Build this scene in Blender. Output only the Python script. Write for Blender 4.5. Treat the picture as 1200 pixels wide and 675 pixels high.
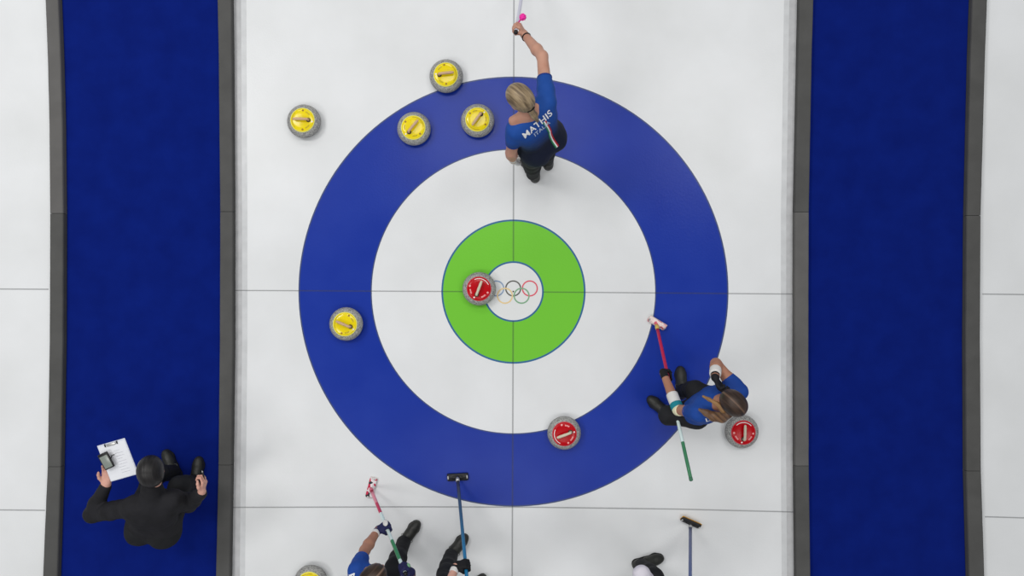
import bpy, bmesh, math, random
import numpy as np
from mathutils import Vector, Matrix, noise
from mathutils.bvhtree import BVHTree

random.seed(4)
for o in list(bpy.data.objects):
    bpy.data.objects.remove(o, do_unlink=True)
SC = bpy.context.scene
COL = SC.collection

# ------------------------------------------------------------------ camera, world, lights
CAM_H = 7.0
MPP = 0.00728                      # metres per photo pixel on the ice
cam = bpy.data.cameras.new('camera')
cam.sensor_width = 36.0
cam.lens = 36.0 * CAM_H / (1200 * MPP)
cam_o = bpy.data.objects.new('camera', cam)
cam_o.location = (0, 0, CAM_H)
COL.objects.link(cam_o)
SC.camera = cam_o

SC.view_settings.view_transform = 'Standard'
SC.view_settings.look = 'None'
SC.view_settings.gamma = 1.0
SC.view_settings.use_curve_mapping = False
SC.view_settings.exposure = 0.0

wd = bpy.data.worlds.new('arena_air')
SC.world = wd
wd.use_nodes = True
wd.node_tree.nodes['Background'].inputs[0].default_value = (0.93, 0.96, 1.0, 1)
wd.node_tree.nodes['Background'].inputs[1].default_value = 0.26

LAMP = 0.53
def ceiling_lamp(name, x, y, sx, sy, power):
    l = bpy.data.lights.new(name, 'AREA')
    l.shape = 'RECTANGLE'
    l.size, l.size_y = sx, sy
    l.energy = power * LAMP
    l.color = (1.0, 0.985, 0.96)
    o = bpy.data.objects.new(name, l)
    o.location = (x, y, 12.0)
    COL.objects.link(o)
for x, y, p in ((-7.5, 3.8, 930), (-7.5, -4.75, 650), (-0.3, 3.8, 420), (-0.3, -4.75, 190),
                (5.5, 3.8, 400), (5.5, -4.75, 310), (-6.5, 11, 420), (0, 11, 380)):
    ceiling_lamp('ceiling_lamp', x, y, 4.2, 3.0, p)

# ------------------------------------------------------------------ helpers
def W(px, py, z=0.0):
    """a spot read off the photo at height z, as a point of the arena"""
    k = MPP * (1 - z / CAM_H)
    return Vector(((px - 600) * k, (337.5 - py) * k, z))

def lin(c):
    out = []
    for v in c:
        v /= 255.0
        out.append(v / 12.92 if v <= 0.04045 else ((v + 0.055) / 1.055) ** 2.4)
    return out

def C4(c, g=1.12):
    r = [min(0.9, v * g) for v in lin(c)]
    return (*r, 1)

def material(name, c, rough=0.6, spec=0.4, bump=None, vary=None, g=1.12, metal=0.0, sheen=0.0, coat=0.0):
    """c: colour as seen in the photo (sRGB 0-255). bump=(scale,strength,dist), vary=(scale, second colour, low, high)"""
    m = bpy.data.materials.new(name)
    m.use_nodes = True
    nt = m.node_tree
    b = nt.nodes['Principled BSDF']
    b.inputs['Base Color'].default_value = C4(c, g)
    b.inputs['Roughness'].default_value = rough
    b.inputs['Specular IOR Level'].default_value = spec
    b.inputs['Metallic'].default_value = metal
    b.inputs['Sheen Weight'].default_value = sheen
    b.inputs['Coat Weight'].default_value = coat
    tc = nt.nodes.new('ShaderNodeTexCoord')
    if vary:
        n = nt.nodes.new('ShaderNodeTexNoise')
        n.inputs['Scale'].default_value = vary[0]
        n.inputs['Detail'].default_value = 5
        nt.links.new(tc.outputs['Object'], n.inputs['Vector'])
        r = nt.nodes.new('ShaderNodeMapRange')
        r.inputs['From Min'].default_value = vary[2]
        r.inputs['From Max'].default_value = vary[3]
        nt.links.new(n.outputs['Fac'], r.inputs['Value'])
        mx = nt.nodes.new('ShaderNodeMix')
        mx.data_type = 'RGBA'
        mx.inputs[6].default_value = C4(c, g)
        mx.inputs[7].default_value = C4(vary[1], g)
        nt.links.new(r.outputs[0], mx.inputs[0])
        nt.links.new(mx.outputs[2], b.inputs['Base Color'])
    if bump:
        n = nt.nodes.new('ShaderNodeTexNoise')
        n.inputs['Scale'].default_value = bump[0]
        n.inputs['Detail'].default_value = 3
        nt.links.new(tc.outputs['Object'], n.inputs['Vector'])
        bp = nt.nodes.new('ShaderNodeBump')
        bp.inputs['Strength'].default_value = bump[1]
        bp.inputs['Distance'].default_value = bump[2]
        nt.links.new(n.outputs['Fac'], bp.inputs['Height'])
        nt.links.new(bp.outputs[0], b.inputs['Normal'])
    return m

def link(name, me, mat, parent=None, smooth=True):
    if smooth:
        me.shade_smooth()
    o = bpy.data.objects.new(name, me)
    if mat is not None:
        me.materials.append(mat)
    COL.objects.link(o)
    if parent is not None:
        o.parent = parent
    return o

def obj(name, verts, faces, mat, parent=None, smooth=True):
    me = bpy.data.meshes.new(name)
    me.from_pydata([tuple(v) for v in verts], [], faces)
    me.update()
    return link(name, me, mat, parent, smooth)

def obj_bm(name, bm, mat, parent=None, smooth=True):
    bmesh.ops.recalc_face_normals(bm, faces=bm.faces)
    me = bpy.data.meshes.new(name)
    bm.to_mesh(me)
    bm.free()
    return link(name, me, mat, parent, smooth)

def tag(o, label=None, cat=None, group=None, kind=None):
    if label: o['label'] = label
    if cat: o['category'] = cat
    if group: o['group'] = group
    if kind: o['kind'] = kind
    return o

def empty(name, loc, label, cat, group=None, rz=0.0):
    o = bpy.data.objects.new(name, None)
    o.empty_display_size = 0.1
    o.location = loc
    o.rotation_euler = (0, 0, rz)
    COL.objects.link(o)
    return tag(o, label, cat, group)

def copy_tree(o, parent=None):
    kids = [c for c in bpy.data.objects if c.parent == o]
    c = o.copy()
    COL.objects.link(c)
    c.parent = parent
    for k in kids:
        copy_tree(k, c)
    return c

def lathe(profile, n=64):
    """closed lathe; profile from the bottom axis to the top axis, (r, z)"""
    V, F, rows = [], [], []
    for r, z in profile:
        if r < 1e-6:
            rows.append([len(V)]); V.append((0, 0, z))
        else:
            rows.append(list(range(len(V), len(V) + n)))
            V += [(r * math.cos(2 * math.pi * i / n), r * math.sin(2 * math.pi * i / n), z) for i in range(n)]
    for a, b in zip(rows, rows[1:]):
        for i in range(n):
            j = (i + 1) % n
            if len(a) == 1 and len(b) == 1: continue
            if len(a) == 1: F.append((a[0], b[j], b[i]))
            elif len(b) == 1: F.append((a[i], a[j], b[0]))
            else: F.append((a[i], a[j], b[j], b[i]))
    return V, F

def frame(d):
    d = Vector(d).normalized()
    u = d.cross(Vector((0, 0, 1)))
    if u.length < 1e-4: u = Vector((1, 0, 0))
    u.normalize()
    return u, d.cross(u).normalized(), d

def tube(points, radii, n=16, caps=True):
    V, F = [], []
    P = [Vector(p) for p in points]
    if not hasattr(radii, '__len__'): radii = [radii] * len(P)
    u0 = None
    rows = []
    for i, p in enumerate(P):
        d = (P[min(i + 1, len(P) - 1)] - P[max(i - 1, 0)])
        u, v, d = frame(d)
        if u0 is not None:
            u = (u0 - d * u0.dot(d)).normalized(); v = d.cross(u)
        u0 = u
        rows.append(len(V))
        for k in range(n):
            a = 2 * math.pi * k / n
            V.append(p + (u * math.cos(a) + v * math.sin(a)) * radii[i])
    for a, b in zip(rows, rows[1:]):
        for k in range(n):
            j = (k + 1) % n
            F.append((a + k, a + j, b + j, b + k))
    if caps:
        F.append(tuple(range(rows[0] + n - 1, rows[0] - 1, -1)))
        F.append(tuple(range(rows[-1], rows[-1] + n)))
    return V, F

def add_box(bm, size, loc, rot=None, bevel=0.0, seg=2):
    r = bmesh.ops.create_cube(bm, size=1.0)
    vs = r['verts']
    bmesh.ops.scale(bm, vec=size, verts=vs)
    if bevel:
        es = list({e for v in vs for e in v.link_edges})
        g = bmesh.ops.bevel(bm, geom=es, offset=bevel, segments=seg, profile=0.5, affect='EDGES')
        vs = list({v for f in g['faces'] for v in f.verts} | {v for v in vs if v.is_valid})
    if rot is not None:
        bmesh.ops.rotate(bm, cent=(0, 0, 0), matrix=rot, verts=vs)
    bmesh.ops.translate(bm, vec=loc, verts=vs)
    return vs

def annulus(r0, r1, cx, cy, z, n=160, a0=0.0, a1=2 * math.pi):
    full = abs(a1 - a0 - 2 * math.pi) < 1e-6
    V, F = [], []
    m = n if full else n + 1
    for i in range(m):
        a = a0 + (a1 - a0) * i / n
        V.append((cx + r0 * math.cos(a), cy + r0 * math.sin(a), z))
        V.append((cx + r1 * math.cos(a), cy + r1 * math.sin(a), z))
    for i in range(n):
        j = (i + 1) % m
        F.append((2 * i, 2 * i + 1, 2 * j + 1, 2 * j))
    return V, F

def disc(r, cx, cy, z, n=96):
    return ([(cx + r * math.cos(2 * math.pi * i / n), cy + r * math.sin(2 * math.pi * i / n), z) for i in range(n)], [tuple(range(n))])

def ribbon(pts, w, z):
    """flat painted line through points"""
    V, F = [], []
    for i, p in enumerate(pts):
        a = Vector(pts[max(i - 1, 0)]); b = Vector(pts[min(i + 1, len(pts) - 1)])
        d = (b - a).normalized(); s = Vector((-d.y, d.x, 0)) * (w / 2)
        V += [(p[0] - s.x, p[1] - s.y, z), (p[0] + s.x, p[1] + s.y, z)]
    for i in range(len(pts) - 1):
        F.append((2 * i, 2 * i + 2, 2 * i + 3, 2 * i + 1))
    return V, F

# ------------------------------------------------------------------ smooth solids (signed distances, one closed surface)
def npv(v): return np.array((v[0], v[1], v[2]), dtype=np.float32)

class Solid:
    def __init__(self): self.p = []
    def cap(self, a, b, ra, rb=None, k=0.02):
        self.p.append(('c', npv(a), npv(b), float(ra), float(ra if rb is None else rb), k)); return self
    def chain(self, pts, rs, k=0.02):
        for i in range(len(pts) - 1): self.cap(pts[i], pts[i + 1], rs[i], rs[i + 1], k)
        return self
    def ell(self, c, axes, r, k=0.02):
        self.p.append(('e', npv(c), np.array([npv(a) for a in axes]), np.array(r, dtype=np.float32), k)); return self
    def cut(self, pt, nrm):
        self.p.append(('cut', npv(pt), npv(Vector(nrm).normalized()))); return self
    def sub(self, c, axes, r):
        self.p.append(('s', npv(c), np.array([npv(a) for a in axes]), np.array(r, dtype=np.float32))); return self

    def mesh(self, h=0.005):
        lo = np.full(3, 1e9); hi = -lo
        for q in self.p:
            if q[0] == 'c':
                R = max(q[3], q[4])
                lo = np.minimum(lo, np.minimum(q[1], q[2]) - R); hi = np.maximum(hi, np.maximum(q[1], q[2]) + R)
            elif q[0] == 'e':
                R = q[3].max(); lo = np.minimum(lo, q[1] - R); hi = np.maximum(hi, q[1] + R)
        lo -= 4 * h; hi += 4 * h
        n = np.ceil((hi - lo) / h).astype(int) + 1
        BIG = 0.06
        D = np.full(n, BIG, dtype=np.float32)
        ax = [(lo[i] + h * np.arange(n[i])).astype(np.float32) for i in range(3)]
        def ell_d(P, q):
            L = [sum((P[j] - q[1][j]) * q[2][i][j] for j in range(3)) for i in range(3)]
            k0 = np.sqrt(sum((L[i] / q[3][i]) ** 2 for i in range(3)))
            k1 = np.sqrt(sum((L[i] / q[3][i] ** 2) ** 2 for i in range(3))) + 1e-9
            return k0 * (k0 - 1) / k1
        for q in self.p:
            if q[0] == 'cut':
                P = np.ix_(*ax)
                D = np.maximum(D, sum((P[j] - q[1][j]) * q[2][j] for j in range(3)))
                continue
            k = q[-1] if q[0] != 's' else 0.0
            if q[0] == 'c':
                R = max(q[3], q[4]); a = np.minimum(q[1], q[2]) - R; b = np.maximum(q[1], q[2]) + R
            else:
                R = q[3].max(); a = q[1] - R; b = q[1] + R
            pad = k + 4 * h
            i0 = np.clip(np.floor((a - pad - lo) / h).astype(int), 0, n - 1); i1 = np.clip(np.ceil((b + pad - lo) / h).astype(int) + 1, 1, n)
            sl = tuple(slice(i0[j], i1[j]) for j in range(3))
            P = np.ix_(*[ax[j][sl[j]] for j in range(3)])
            if q[0] == 'c':
                ba = q[2] - q[1]; L2 = float(ba @ ba) + 1e-12
                t = np.clip(sum((P[j] - q[1][j]) * ba[j] for j in range(3)) / L2, 0, 1)
                d = np.sqrt(sum((P[j] - q[1][j] - t * ba[j]) ** 2 for j in range(3))) - (q[3] + t * (q[4] - q[3]))
            else:
                d = ell_d(P, q)
            if q[0] == 's':
                D[sl] = np.maximum(D[sl], -d); continue
            A = D[sl]
            if k > 0:
                hh = np.maximum(k - np.abs(A - d), 0) / k
                D[sl] = np.minimum(A, d) - hh * hh * k * 0.25
            else:
                D[sl] = np.minimum(A, d)
        return nets(D, lo, h)

def nets(D, lo, h):
    S = D < 0
    n = np.array(D.shape)
    cnt = np.zeros(n - 1, dtype=np.int8)
    for c in range(8):
        i, j, k = c & 1, c >> 1 & 1, c >> 2 & 1
        cnt += S[i:n[0] - 1 + i, j:n[1] - 1 + j, k:n[2] - 1 + k]
    act = (cnt > 0) & (cnt < 8)
    I = np.argwhere(act)
    idx = np.full(n - 1, -1, dtype=np.int64)
    idx[act] = np.arange(len(I))
    acc = np.zeros((len(I), 3)); num = np.zeros(len(I))
    corners = [np.array((c & 1, c >> 1 & 1, c >> 2 & 1)) for c in range(8)]
    val = [D[tuple((I + c).T)] for c in corners]
    for a in range(8):
        for b in range(a + 1, 8):
            if bin(a ^ b).count('1') != 1: continue
            m = (val[a] < 0) != (val[b] < 0)
            t = val[a][m] / (val[a][m] - val[b][m])
            acc[m] += corners[a] + t[:, None] * (corners[b] - corners[a])
            num[m] += 1
    V = (I + acc / num[:, None]) * h + lo
    F = []
    for a in range(3):
        b, c = (a + 1) % 3, (a + 2) % 3
        sl0 = [slice(None)] * 3; sl1 = [slice(None)] * 3
        sl0[a] = slice(0, -1); sl1[a] = slice(1, None)
        s0, s1 = S[tuple(sl0)], S[tuple(sl1)]
        E = np.argwhere(s0 != s1)
        E = E[(E[:, b] > 0) & (E[:, c] > 0) & (E[:, b] < n[b] - 1) & (E[:, c] < n[c] - 1)]
        q = []
        for db, dc in ((-1, -1), (0, -1), (0, 0), (-1, 0)):
            e = E.copy(); e[:, b] += db; e[:, c] += dc
            q.append(idx[tuple(e.T)])
        q = np.stack(q, 1)
        fl = ~s0[tuple(E.T)]
        q[fl] = q[fl][:, ::-1]
        F.append(q)
    return V, np.concatenate(F)

def solid_obj(name, s, mat, parent=None, h=0.005, wrinkle=0.0, wscale=11.0):
    V, F = s.mesh(h)
    me = bpy.data.meshes.new(name)
    me.vertices.add(len(V)); me.vertices.foreach_set('co', V.astype(np.float32).ravel())
    me.loops.add(F.size); me.loops.foreach_set('vertex_index', F.astype(np.int32).ravel())
    me.polygons.add(len(F))
    me.polygons.foreach_set('loop_start', np.arange(0, F.size, 4, dtype=np.int32))
    me.update(calc_edges=True); me.validate()
    if wrinkle:
        nr = [v.normal.copy() for v in me.vertices]
        for v, q in zip(me.vertices, nr):
            c = v.co
            w = noise.noise(Vector((c.x * wscale, c.y * wscale, c.z * wscale * 0.55))) + 0.5 * noise.noise(c * wscale * 2.3)
            v.co = c + q * (w * wrinkle)
        me.update()
    return link(name, me, mat, parent)

# ------------------------------------------------------------------ materials
def ice_material(name, c, rough=0.22, spec=0.15, vary=None):
    return material(name, c, rough, spec, bump=(58, 0.17, 0.004), vary=vary)

M_ICE = ice_material('ice', (222, 224, 226), vary=(1.3, (212, 214, 215), 0.35, 0.75))
M_EDGE = ice_material('grey_edge_ice', (184, 185, 187), vary=(14, (172, 173, 175), 0.35, 0.7))
M_EDGE2 = ice_material('pale_grey_edge_ice', (203, 205, 207), vary=(9, (192, 194, 196), 0.35, 0.7))
M_RBLUE = ice_material('blue_ring_paint', (24, 50, 148), vary=(2.2, (31, 56, 153), 0.35, 0.7))
M_RDARK = ice_material('ring_edge_paint', (66, 78, 120))
M_RGREEN = ice_material('green_ring_paint', (112, 192, 58))
M_ROUT = ice_material('blue_ring_outline', (58, 104, 146))
M_WHITE_ICE = ice_material('button_paint', (218, 220, 220))
def line_material(name, c, alpha):
    m = ice_material(name, c)
    nt = m.node_tree
    b = nt.nodes['Principled BSDF']
    b.inputs['Alpha'].default_value = alpha
    return m
M_LINE = line_material('thin_dark_line', (84, 86, 88), 0.33)
M_OR = [ice_material('emblem_' + n, c) for n, c in (('blue', (136, 156, 184)), ('black', (98, 98, 94)), ('red', (216, 92, 108)), ('yellow', (224, 198, 146)), ('green', (126, 168, 134)))]
def carpet_material(name):
    return material(name, (7, 29, 113), 0.95, 0.06, bump=(260, 0.5, 0.004), vary=(5, (5, 24, 102), 0.3, 0.75), sheen=0.05)
M_CARPET = carpet_material('blue_carpet')
M_FOAM = material('grey_foam', (84, 84, 83), 0.85, 0.2, bump=(120, 0.25, 0.003), vary=(6, (77, 77, 76), 0.3, 0.7))
M_FOAM2 = material('worn_grey_foam', (99, 98, 97), 0.85, 0.2, bump=(120, 0.25, 0.003), vary=(6, (92, 91, 90), 0.3, 0.7))

# ------------------------------------------------------------------ the setting: ice with its paint
floor = obj('floor', [(-8, -6, -0.05), (8, -6, -0.05), (8, 6, -0.05), (-8, 6, -0.05), (-8, -6, 0), (8, -6, 0), (8, 6, 0), (-8, 6, 0)],
            [(3, 2, 1, 0), (4, 5, 6, 7), (0, 1, 5, 4), (1, 2, 6, 5), (2, 3, 7, 6), (3, 0, 4, 7)], M_ICE, smooth=False)
tag(floor, 'white pebbled curling ice painted with a blue and green target', 'ice', kind='structure')
hc = W(601.7, 341.7)
def paint(name, vf, mat, label=None):
    o = obj(name, vf[0], vf[1], mat, floor, smooth=False)
    if label: o['label'] = label
    return o
paint('outer_ring', annulus(1.215, 1.830, hc.x, hc.y, 0.0008), M_RBLUE, 'broad blue ring')
paint('ring_outline', annulus(1.822, 1.834, hc.x, hc.y, 0.0010), M_RDARK, 'thin dark outer edge of blue ring')
paint('ring_outline', annulus(1.209, 1.219, hc.x, hc.y, 0.0010), M_RDARK, 'thin dark inner edge of blue ring')
paint('inner_ring', annulus(0.252, 0.605, hc.x, hc.y, 0.0008), M_RGREEN, 'green ring')
paint('ring_outline', annulus(0.600, 0.615, hc.x, hc.y, 0.0010), M_ROUT, 'thin blue outer edge of green ring')
paint('ring_outline', annulus(0.244, 0.259, hc.x, hc.y, 0.0010), M_ROUT, 'thin blue edge round the white button')
paint('button', disc(0.250, hc.x, hc.y, 0.0006), M_WHITE_ICE, 'white centre of the target')
LZ = 0.0013
paint('centre_line', ribbon([W(602.6, -160), W(601.6, 306)], 0.012, LZ), M_LINE, 'thin grey line along the sheet above the button')
paint('centre_line', ribbon([W(601.4, 376.5), W(599.6, 820)], 0.012, LZ), M_LINE, 'thin grey line along the sheet below the button')
paint('tee_line', ribbon([W(274, 340.3), W(567, 341.8)], 0.010, LZ), M_LINE, 'thin grey line across the target left of the button')
paint('tee_line', ribbon([W(636.5, 342.2), W(931, 344.6)], 0.010, LZ), M_LINE, 'thin grey line across the target right of the button')
cp = W(601.5, 341.6)
paint('centre_hole', disc(0.007, cp.x, cp.y, 0.0019, 20), material('dark_pin', (70, 66, 40), 0.6, 0.3), 'tiny dark centre mark')
paint('back_line', ribbon([W(272, 594.6), W(480, 593.9), W(620, 594.3), W(790, 596.5), W(932, 600)], 0.011, LZ), M_LINE, 'thin grey line behind the target')
paint('tee_line', ribbon([W(-60, 338.4), W(57, 339)], 0.011, LZ), M_LINE, 'thin grey line on the left neighbouring sheet')
paint('back_line', ribbon([W(-60, 597), W(53, 598)], 0.011, LZ), M_LINE, 'thin grey line low on the left neighbouring sheet')
paint('tee_line', ribbon([W(1151, 344.6), W(1270, 346)], 0.011, LZ), M_LINE, 'thin grey line on the right neighbouring sheet')
paint('back_line', ribbon([W(1154, 605.5), W(1270, 609)], 0.011, LZ), M_LINE, 'thin grey line low on the right neighbouring sheet')
for wd_, z_, m_, dx in ((0.13, 0.0004, M_EDGE2, 0), (0.085, 0.0005, M_EDGE, 0)):  # two grey bands per side, the ice colour darker towards each divider
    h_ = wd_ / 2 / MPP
    paint('edge_ice', ribbon([W(x + h_, y) for x, y in ((270, -160), (272, 250), (272, 400), (270.5, 547), (268, 820))], wd_, z_), m_, 'darker grey ice along left divider')
    paint('edge_ice', ribbon([W(x - h_, y) for x, y in ((939, -160), (933, 250), (933, 400), (933, 547), (935, 820))], wd_, z_), m_, 'darker grey ice along right divider')
for i, (x, y) in enumerate(((581.6, 338), (601.4, 338), (620.9, 338), (591.7, 346.6), (611.2, 346.6))):
    c = W(x, y)
    paint('emblem_ring', annulus(0.0575, 0.0690, c.x, c.y, 0.0014 + 0.0001 * i, 64), M_OR[i], 'small %s ring of the emblem' % ('blue', 'black', 'red', 'yellow', 'green')[i])

# ------------------------------------------------------------------ carpets and foam dividers
DZ = 0.065
STRIPS = [   # (y, left edge, right edge) read on the top face
    ('outer foam divider left of the left carpet', [(-47, 50.5, 66), (0, 52.7, 68.2), (60, 55, 70.6), (140, 57, 72.8), (250, 58, 74), (400, 57.5, 73.6), (547, 55, 71.2), (675, 49.6, 67), (844, 44, 61)], (250, 547), (1, 0, 0)),
    ('foam divider between the left carpet and the main sheet', [(-47, 253, 270), (0, 254.3, 271), (60, 255.6, 271.8), (248, 257.4, 273), (400, 257, 273), (545, 255.4, 271.2), (675, 252.5, 269.3), (844, 249, 266)], (248, 545), (0, 0, 0)),
    ('foam divider between the main sheet and the right carpet', [(-47, 938, 955), (0, 937, 953.8), (60, 935.8, 952), (248.5, 931.8, 948.4), (400, 931.5, 948), (546, 932, 948.4), (675, 933.3, 950.2), (844, 935, 952)], (248.5, 546), (0, 1, 0)),
    ('outer foam divider right of the right carpet', [(-47, 1142, 1159), (0, 1140, 1157.6), (60, 1137.8, 1155.4), (252.5, 1133.2, 1150), (400, 1132, 1149.2), (552, 1132.8, 1150.4), (675, 1136.2, 1154.4), (844, 1141, 1160)], (252.5, 552), (0, 0, 0)),
]
PLACE = ('far length of the ', 'middle length of the ', 'near length of the ')
def strip_piece(rows, ends, mat):
    """a foam bar with rounded shoulders; rows: (centre, half width) along its run"""
    V, F = [], []
    prof = [(-1, 0.0005), (-1.0, DZ - 0.014), (-0.93, DZ - 0.004), (-0.82, DZ), (0.82, DZ), (0.93, DZ - 0.004), (1.0, DZ - 0.014), (1, 0.0005)]
    n = len(prof)
    for (l, r) in rows:
        for (t, z) in prof:
            p = (l + r) / 2 + (r - l) / 2 * t
            V.append((p.x, p.y, z))
    for i in range(len(rows) - 1):
        for j in range(n):
            k = (j + 1) % n
            F.append((i * n + j, (i + 1) * n + j, (i + 1) * n + k, i * n + k))
    F.append(tuple(range(n))); F.append(tuple(range(len(rows) * n - 1, (len(rows) - 1) * n - 1, -1)))
    bm = bmesh.new()
    vs = [bm.verts.new(v) for v in V]
    for f in F: bm.faces.new([vs[i] for i in f])
    return obj_bm('foam_divider', bm, mat, smooth=False)
def interp(rows, y):
    for a, b in zip(rows, rows[1:]):
        if a[0] <= y <= b[0]:
            t = (y - a[0]) / (b[0] - a[0])
            return a[1] + t * (b[1] - a[1]), a[2] + t * (b[2] - a[2])
for what, rows, joints, shade in STRIPS:
    cuts = [rows[0][0], joints[0], joints[1], rows[-1][0]]
    for i in range(3):
        y0, y1 = cuts[i] + 0.25, cuts[i + 1] - 0.25
        n = 24
        run = []
        for q in range(n + 1):
            y = y0 + (y1 - y0) * q / n
            l, r = interp(rows, y)
            jg = 0.35 * noise.noise(Vector((y * 0.11, len(what), 3.1)))
            run.append((W(l + jg * 0.6, y, DZ), W(r + jg * 0.6, y, DZ)))
        o = strip_piece(run, None, M_FOAM2 if shade[i] else M_FOAM)
        tag(o, PLACE[i] + what, 'divider', 'grey foam dividers along the carpets')

def carpet(label, ra, rb):
    V, F = [], []
    ys = [-46 + 889 * i / 40 for i in range(41)]
    for y in ys:
        a = interp(ra, y)[1]; b = interp(rb, y)[0]
        pa, pb = W(a, y, DZ), W(b, y, DZ)
        pa.x += 0.004; pb.x -= 0.004
        for p, z in ((pa, 0.0005), (pa, 0.010), (pb, 0.010), (pb, 0.0005)):
            V.append((p.x, p.y, z))
    for i in range(len(ys) - 1):
        for j in range(4):
            k = (j + 1) % 4
            F.append((4 * i + j, 4 * i + 4 + j, 4 * i + 4 + k, 4 * i + k))
    F.append((0, 1, 2, 3)); F.append(tuple(4 * (len(ys) - 1) + j for j in (3, 2, 1, 0)))
    bm = bmesh.new()
    vs = [bm.verts.new(v) for v in V]
    for f in F: bm.faces.new([vs[i] for i in f])
    return tag(obj_bm('carpet', bm, M_CARPET, smooth=False), label, 'carpet')
carpet('blue carpet walkway with the crouching official on it', STRIPS[0][1], STRIPS[1][1])
carpet('empty blue carpet walkway with nobody on it', STRIPS[2][1], STRIPS[3][1])

# ------------------------------------------------------------------ curling stones
M_GRAN = material('speckled_granite', (164, 164, 161), 0.4, 0.4, vary=(95, (108, 108, 108), 0.42, 0.64))
M_BAND = material('striking_band', (150, 150, 148), 0.7, 0.3, vary=(140, (112, 112, 112), 0.4, 0.6))
M_YEL = material('yellow_plastic', (230, 208, 4), 0.16, 0.38)
M_RED = material('red_plastic', (180, 0, 16), 0.2, 0.26)
M_GRIPY = material('tan_grip', (196, 162, 130), 0.45, 0.4)
M_GRIPR = material('pale_grip', (200, 194, 172), 0.45, 0.4)
M_SOCKET = material('dark_socket', (60, 48, 30), 0.5, 0.4)
M_RIMY = material('pale_yellow_rim', (240, 232, 130), 0.4, 0.4)
M_RIMR = material('pale_red_rim', (208, 60, 74), 0.4, 0.4)
M_MARKW = material('white_print', (236, 226, 226), 0.5, 0.4)
M_MARKP = material('pink_print', (232, 160, 160), 0.5, 0.4)
M_MARKD = material('brown_print', (150, 110, 20), 0.5, 0.4)
M_MARKO = material('olive_print', (178, 156, 14), 0.5, 0.4)
def make_stone(cap, rim, grip, socket, red):
    root = empty('curling_stone', (0, 0, 0), '-', 'curling stone')
    prof = [(0, 0.004), (0.055, 0.004), (0.062, 0.0), (0.068, 0.0), (0.078, 0.006), (0.105, 0.016), (0.124, 0.028), (0.135, 0.041), (0.1395, 0.05)]
    V, F = lathe(prof + [(0.1400, 0.052), (0.1405, 0.062), (0.1395, 0.071)] + [(0.136, 0.080), (0.128, 0.091), (0.116, 0.1005), (0.100, 0.107), (0.085, 0.110), (0, 0.110)], 96)
    body = obj('granite_body', V, F, M_GRAN, root)
    V, F = lathe([(0.1385, 0.0515), (0.1412, 0.0535), (0.1416, 0.061), (0.1402, 0.0705), (0.1385, 0.0705), (0.1385, 0.0515)], 96)
    obj('striking_band', V, F, M_BAND, root)
    R = 0.0985
    V, F = lathe([(0, 0.106), (R, 0.106), (R + 0.001, 0.110), (R - 0.002, 0.1145), (0.085, 0.1185), (0.06, 0.121), (0, 0.122)], 80)
    c = obj('cap', V, F, cap, root)
    V, F = lathe([(R - 0.003, 0.107), (R + 0.0035, 0.1068), (R + 0.0045, 0.1095), (R + 0.001, 0.1135), (R - 0.003, 0.1125), (R - 0.003, 0.107)], 80)
    obj('rim', V, F, rim, c)
    # handle: tip towards +x, neck at -x
    V, F = lathe([(0, 0.117), (0.019, 0.117), (0.019, 0.124), (0.015, 0.128), (0, 0.128)], 32)
    sk = obj('socket', [(x - 0.052, y, z) for x, y, z in V], F, M_SOCKET, root)
    hs = Solid()
    hs.chain([(-0.052, 0, 0.121), (-0.055, 0, 0.146), (-0.049, 0, 0.157), (-0.036, 0, 0.161)], [0.011, 0.010, 0.0105, 0.0105], 0.004)
    hs.chain([(-0.036, 0, 0.161), (0.0, 0, 0.162), (0.040, 0, 0.160), (0.062, 0, 0.158)], [0.0105, 0.0118, 0.0118, 0.0105], 0.003)
    solid_obj('handle', hs, grip, root, 0.0035)
    zt = 0.1212
    def on_cap(V, lift=0.0006):
        out = []
        pr = [(0, 0.122), (0.06, 0.121), (0.085, 0.1185), (R - 0.002, 0.1145)]
        for x, y, _ in V:
            r = math.hypot(x, y)
            z = pr[-1][1]
            for (r0, z0), (r1, z1) in zip(pr, pr[1:]):
                if r0 <= r <= r1: z = z0 + (z1 - z0) * (r - r0) / (r1 - r0); break
            out.append((x, y, z + lift))
        return out
    D = math.radians
    V, F = annulus(0.083, 0.0885, 0, 0, 0, 28, D(-46), D(46))
    obj('printed_arc', on_cap(V), F, M_MARKW if red else M_MARKO, c, False)
    for s in (1, -1):
        a = D(93 * s)
        V, F = disc(0.0085, 0.080 * math.cos(a), 0.080 * math.sin(a), 0, 20)
        obj('printed_dot', on_cap(V), F, (M_MARKP if red else M_MARKD), c, False)
        V, F = [], []
        for q in range(4):          # a short unreadable line of print in four blocks
            a0 = D(s * 128) + D(-15 + 8 * q)
            v, f = annulus(0.067, 0.079, 0, 0, 0, 4, a0, a0 + D(6))
            F += [tuple(i + len(V) for i in g) for g in f]; V += v
        obj('printed_words', on_cap(V), F, (M_MARKP if red else M_MARKO), c, False)
    V, F = disc(0.007, -0.082, 0.012, 0, 20)
    obj('printed_dot', on_cap(V), F, M_MARKW, c, False)
    return root
stone_y = make_stone(M_YEL, M_RIMY, M_GRIPY, M_SOCKET, False)
stone_r = make_stone(M_RED, M_RIMR, M_GRIPR, M_SOCKET, True)
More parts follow.
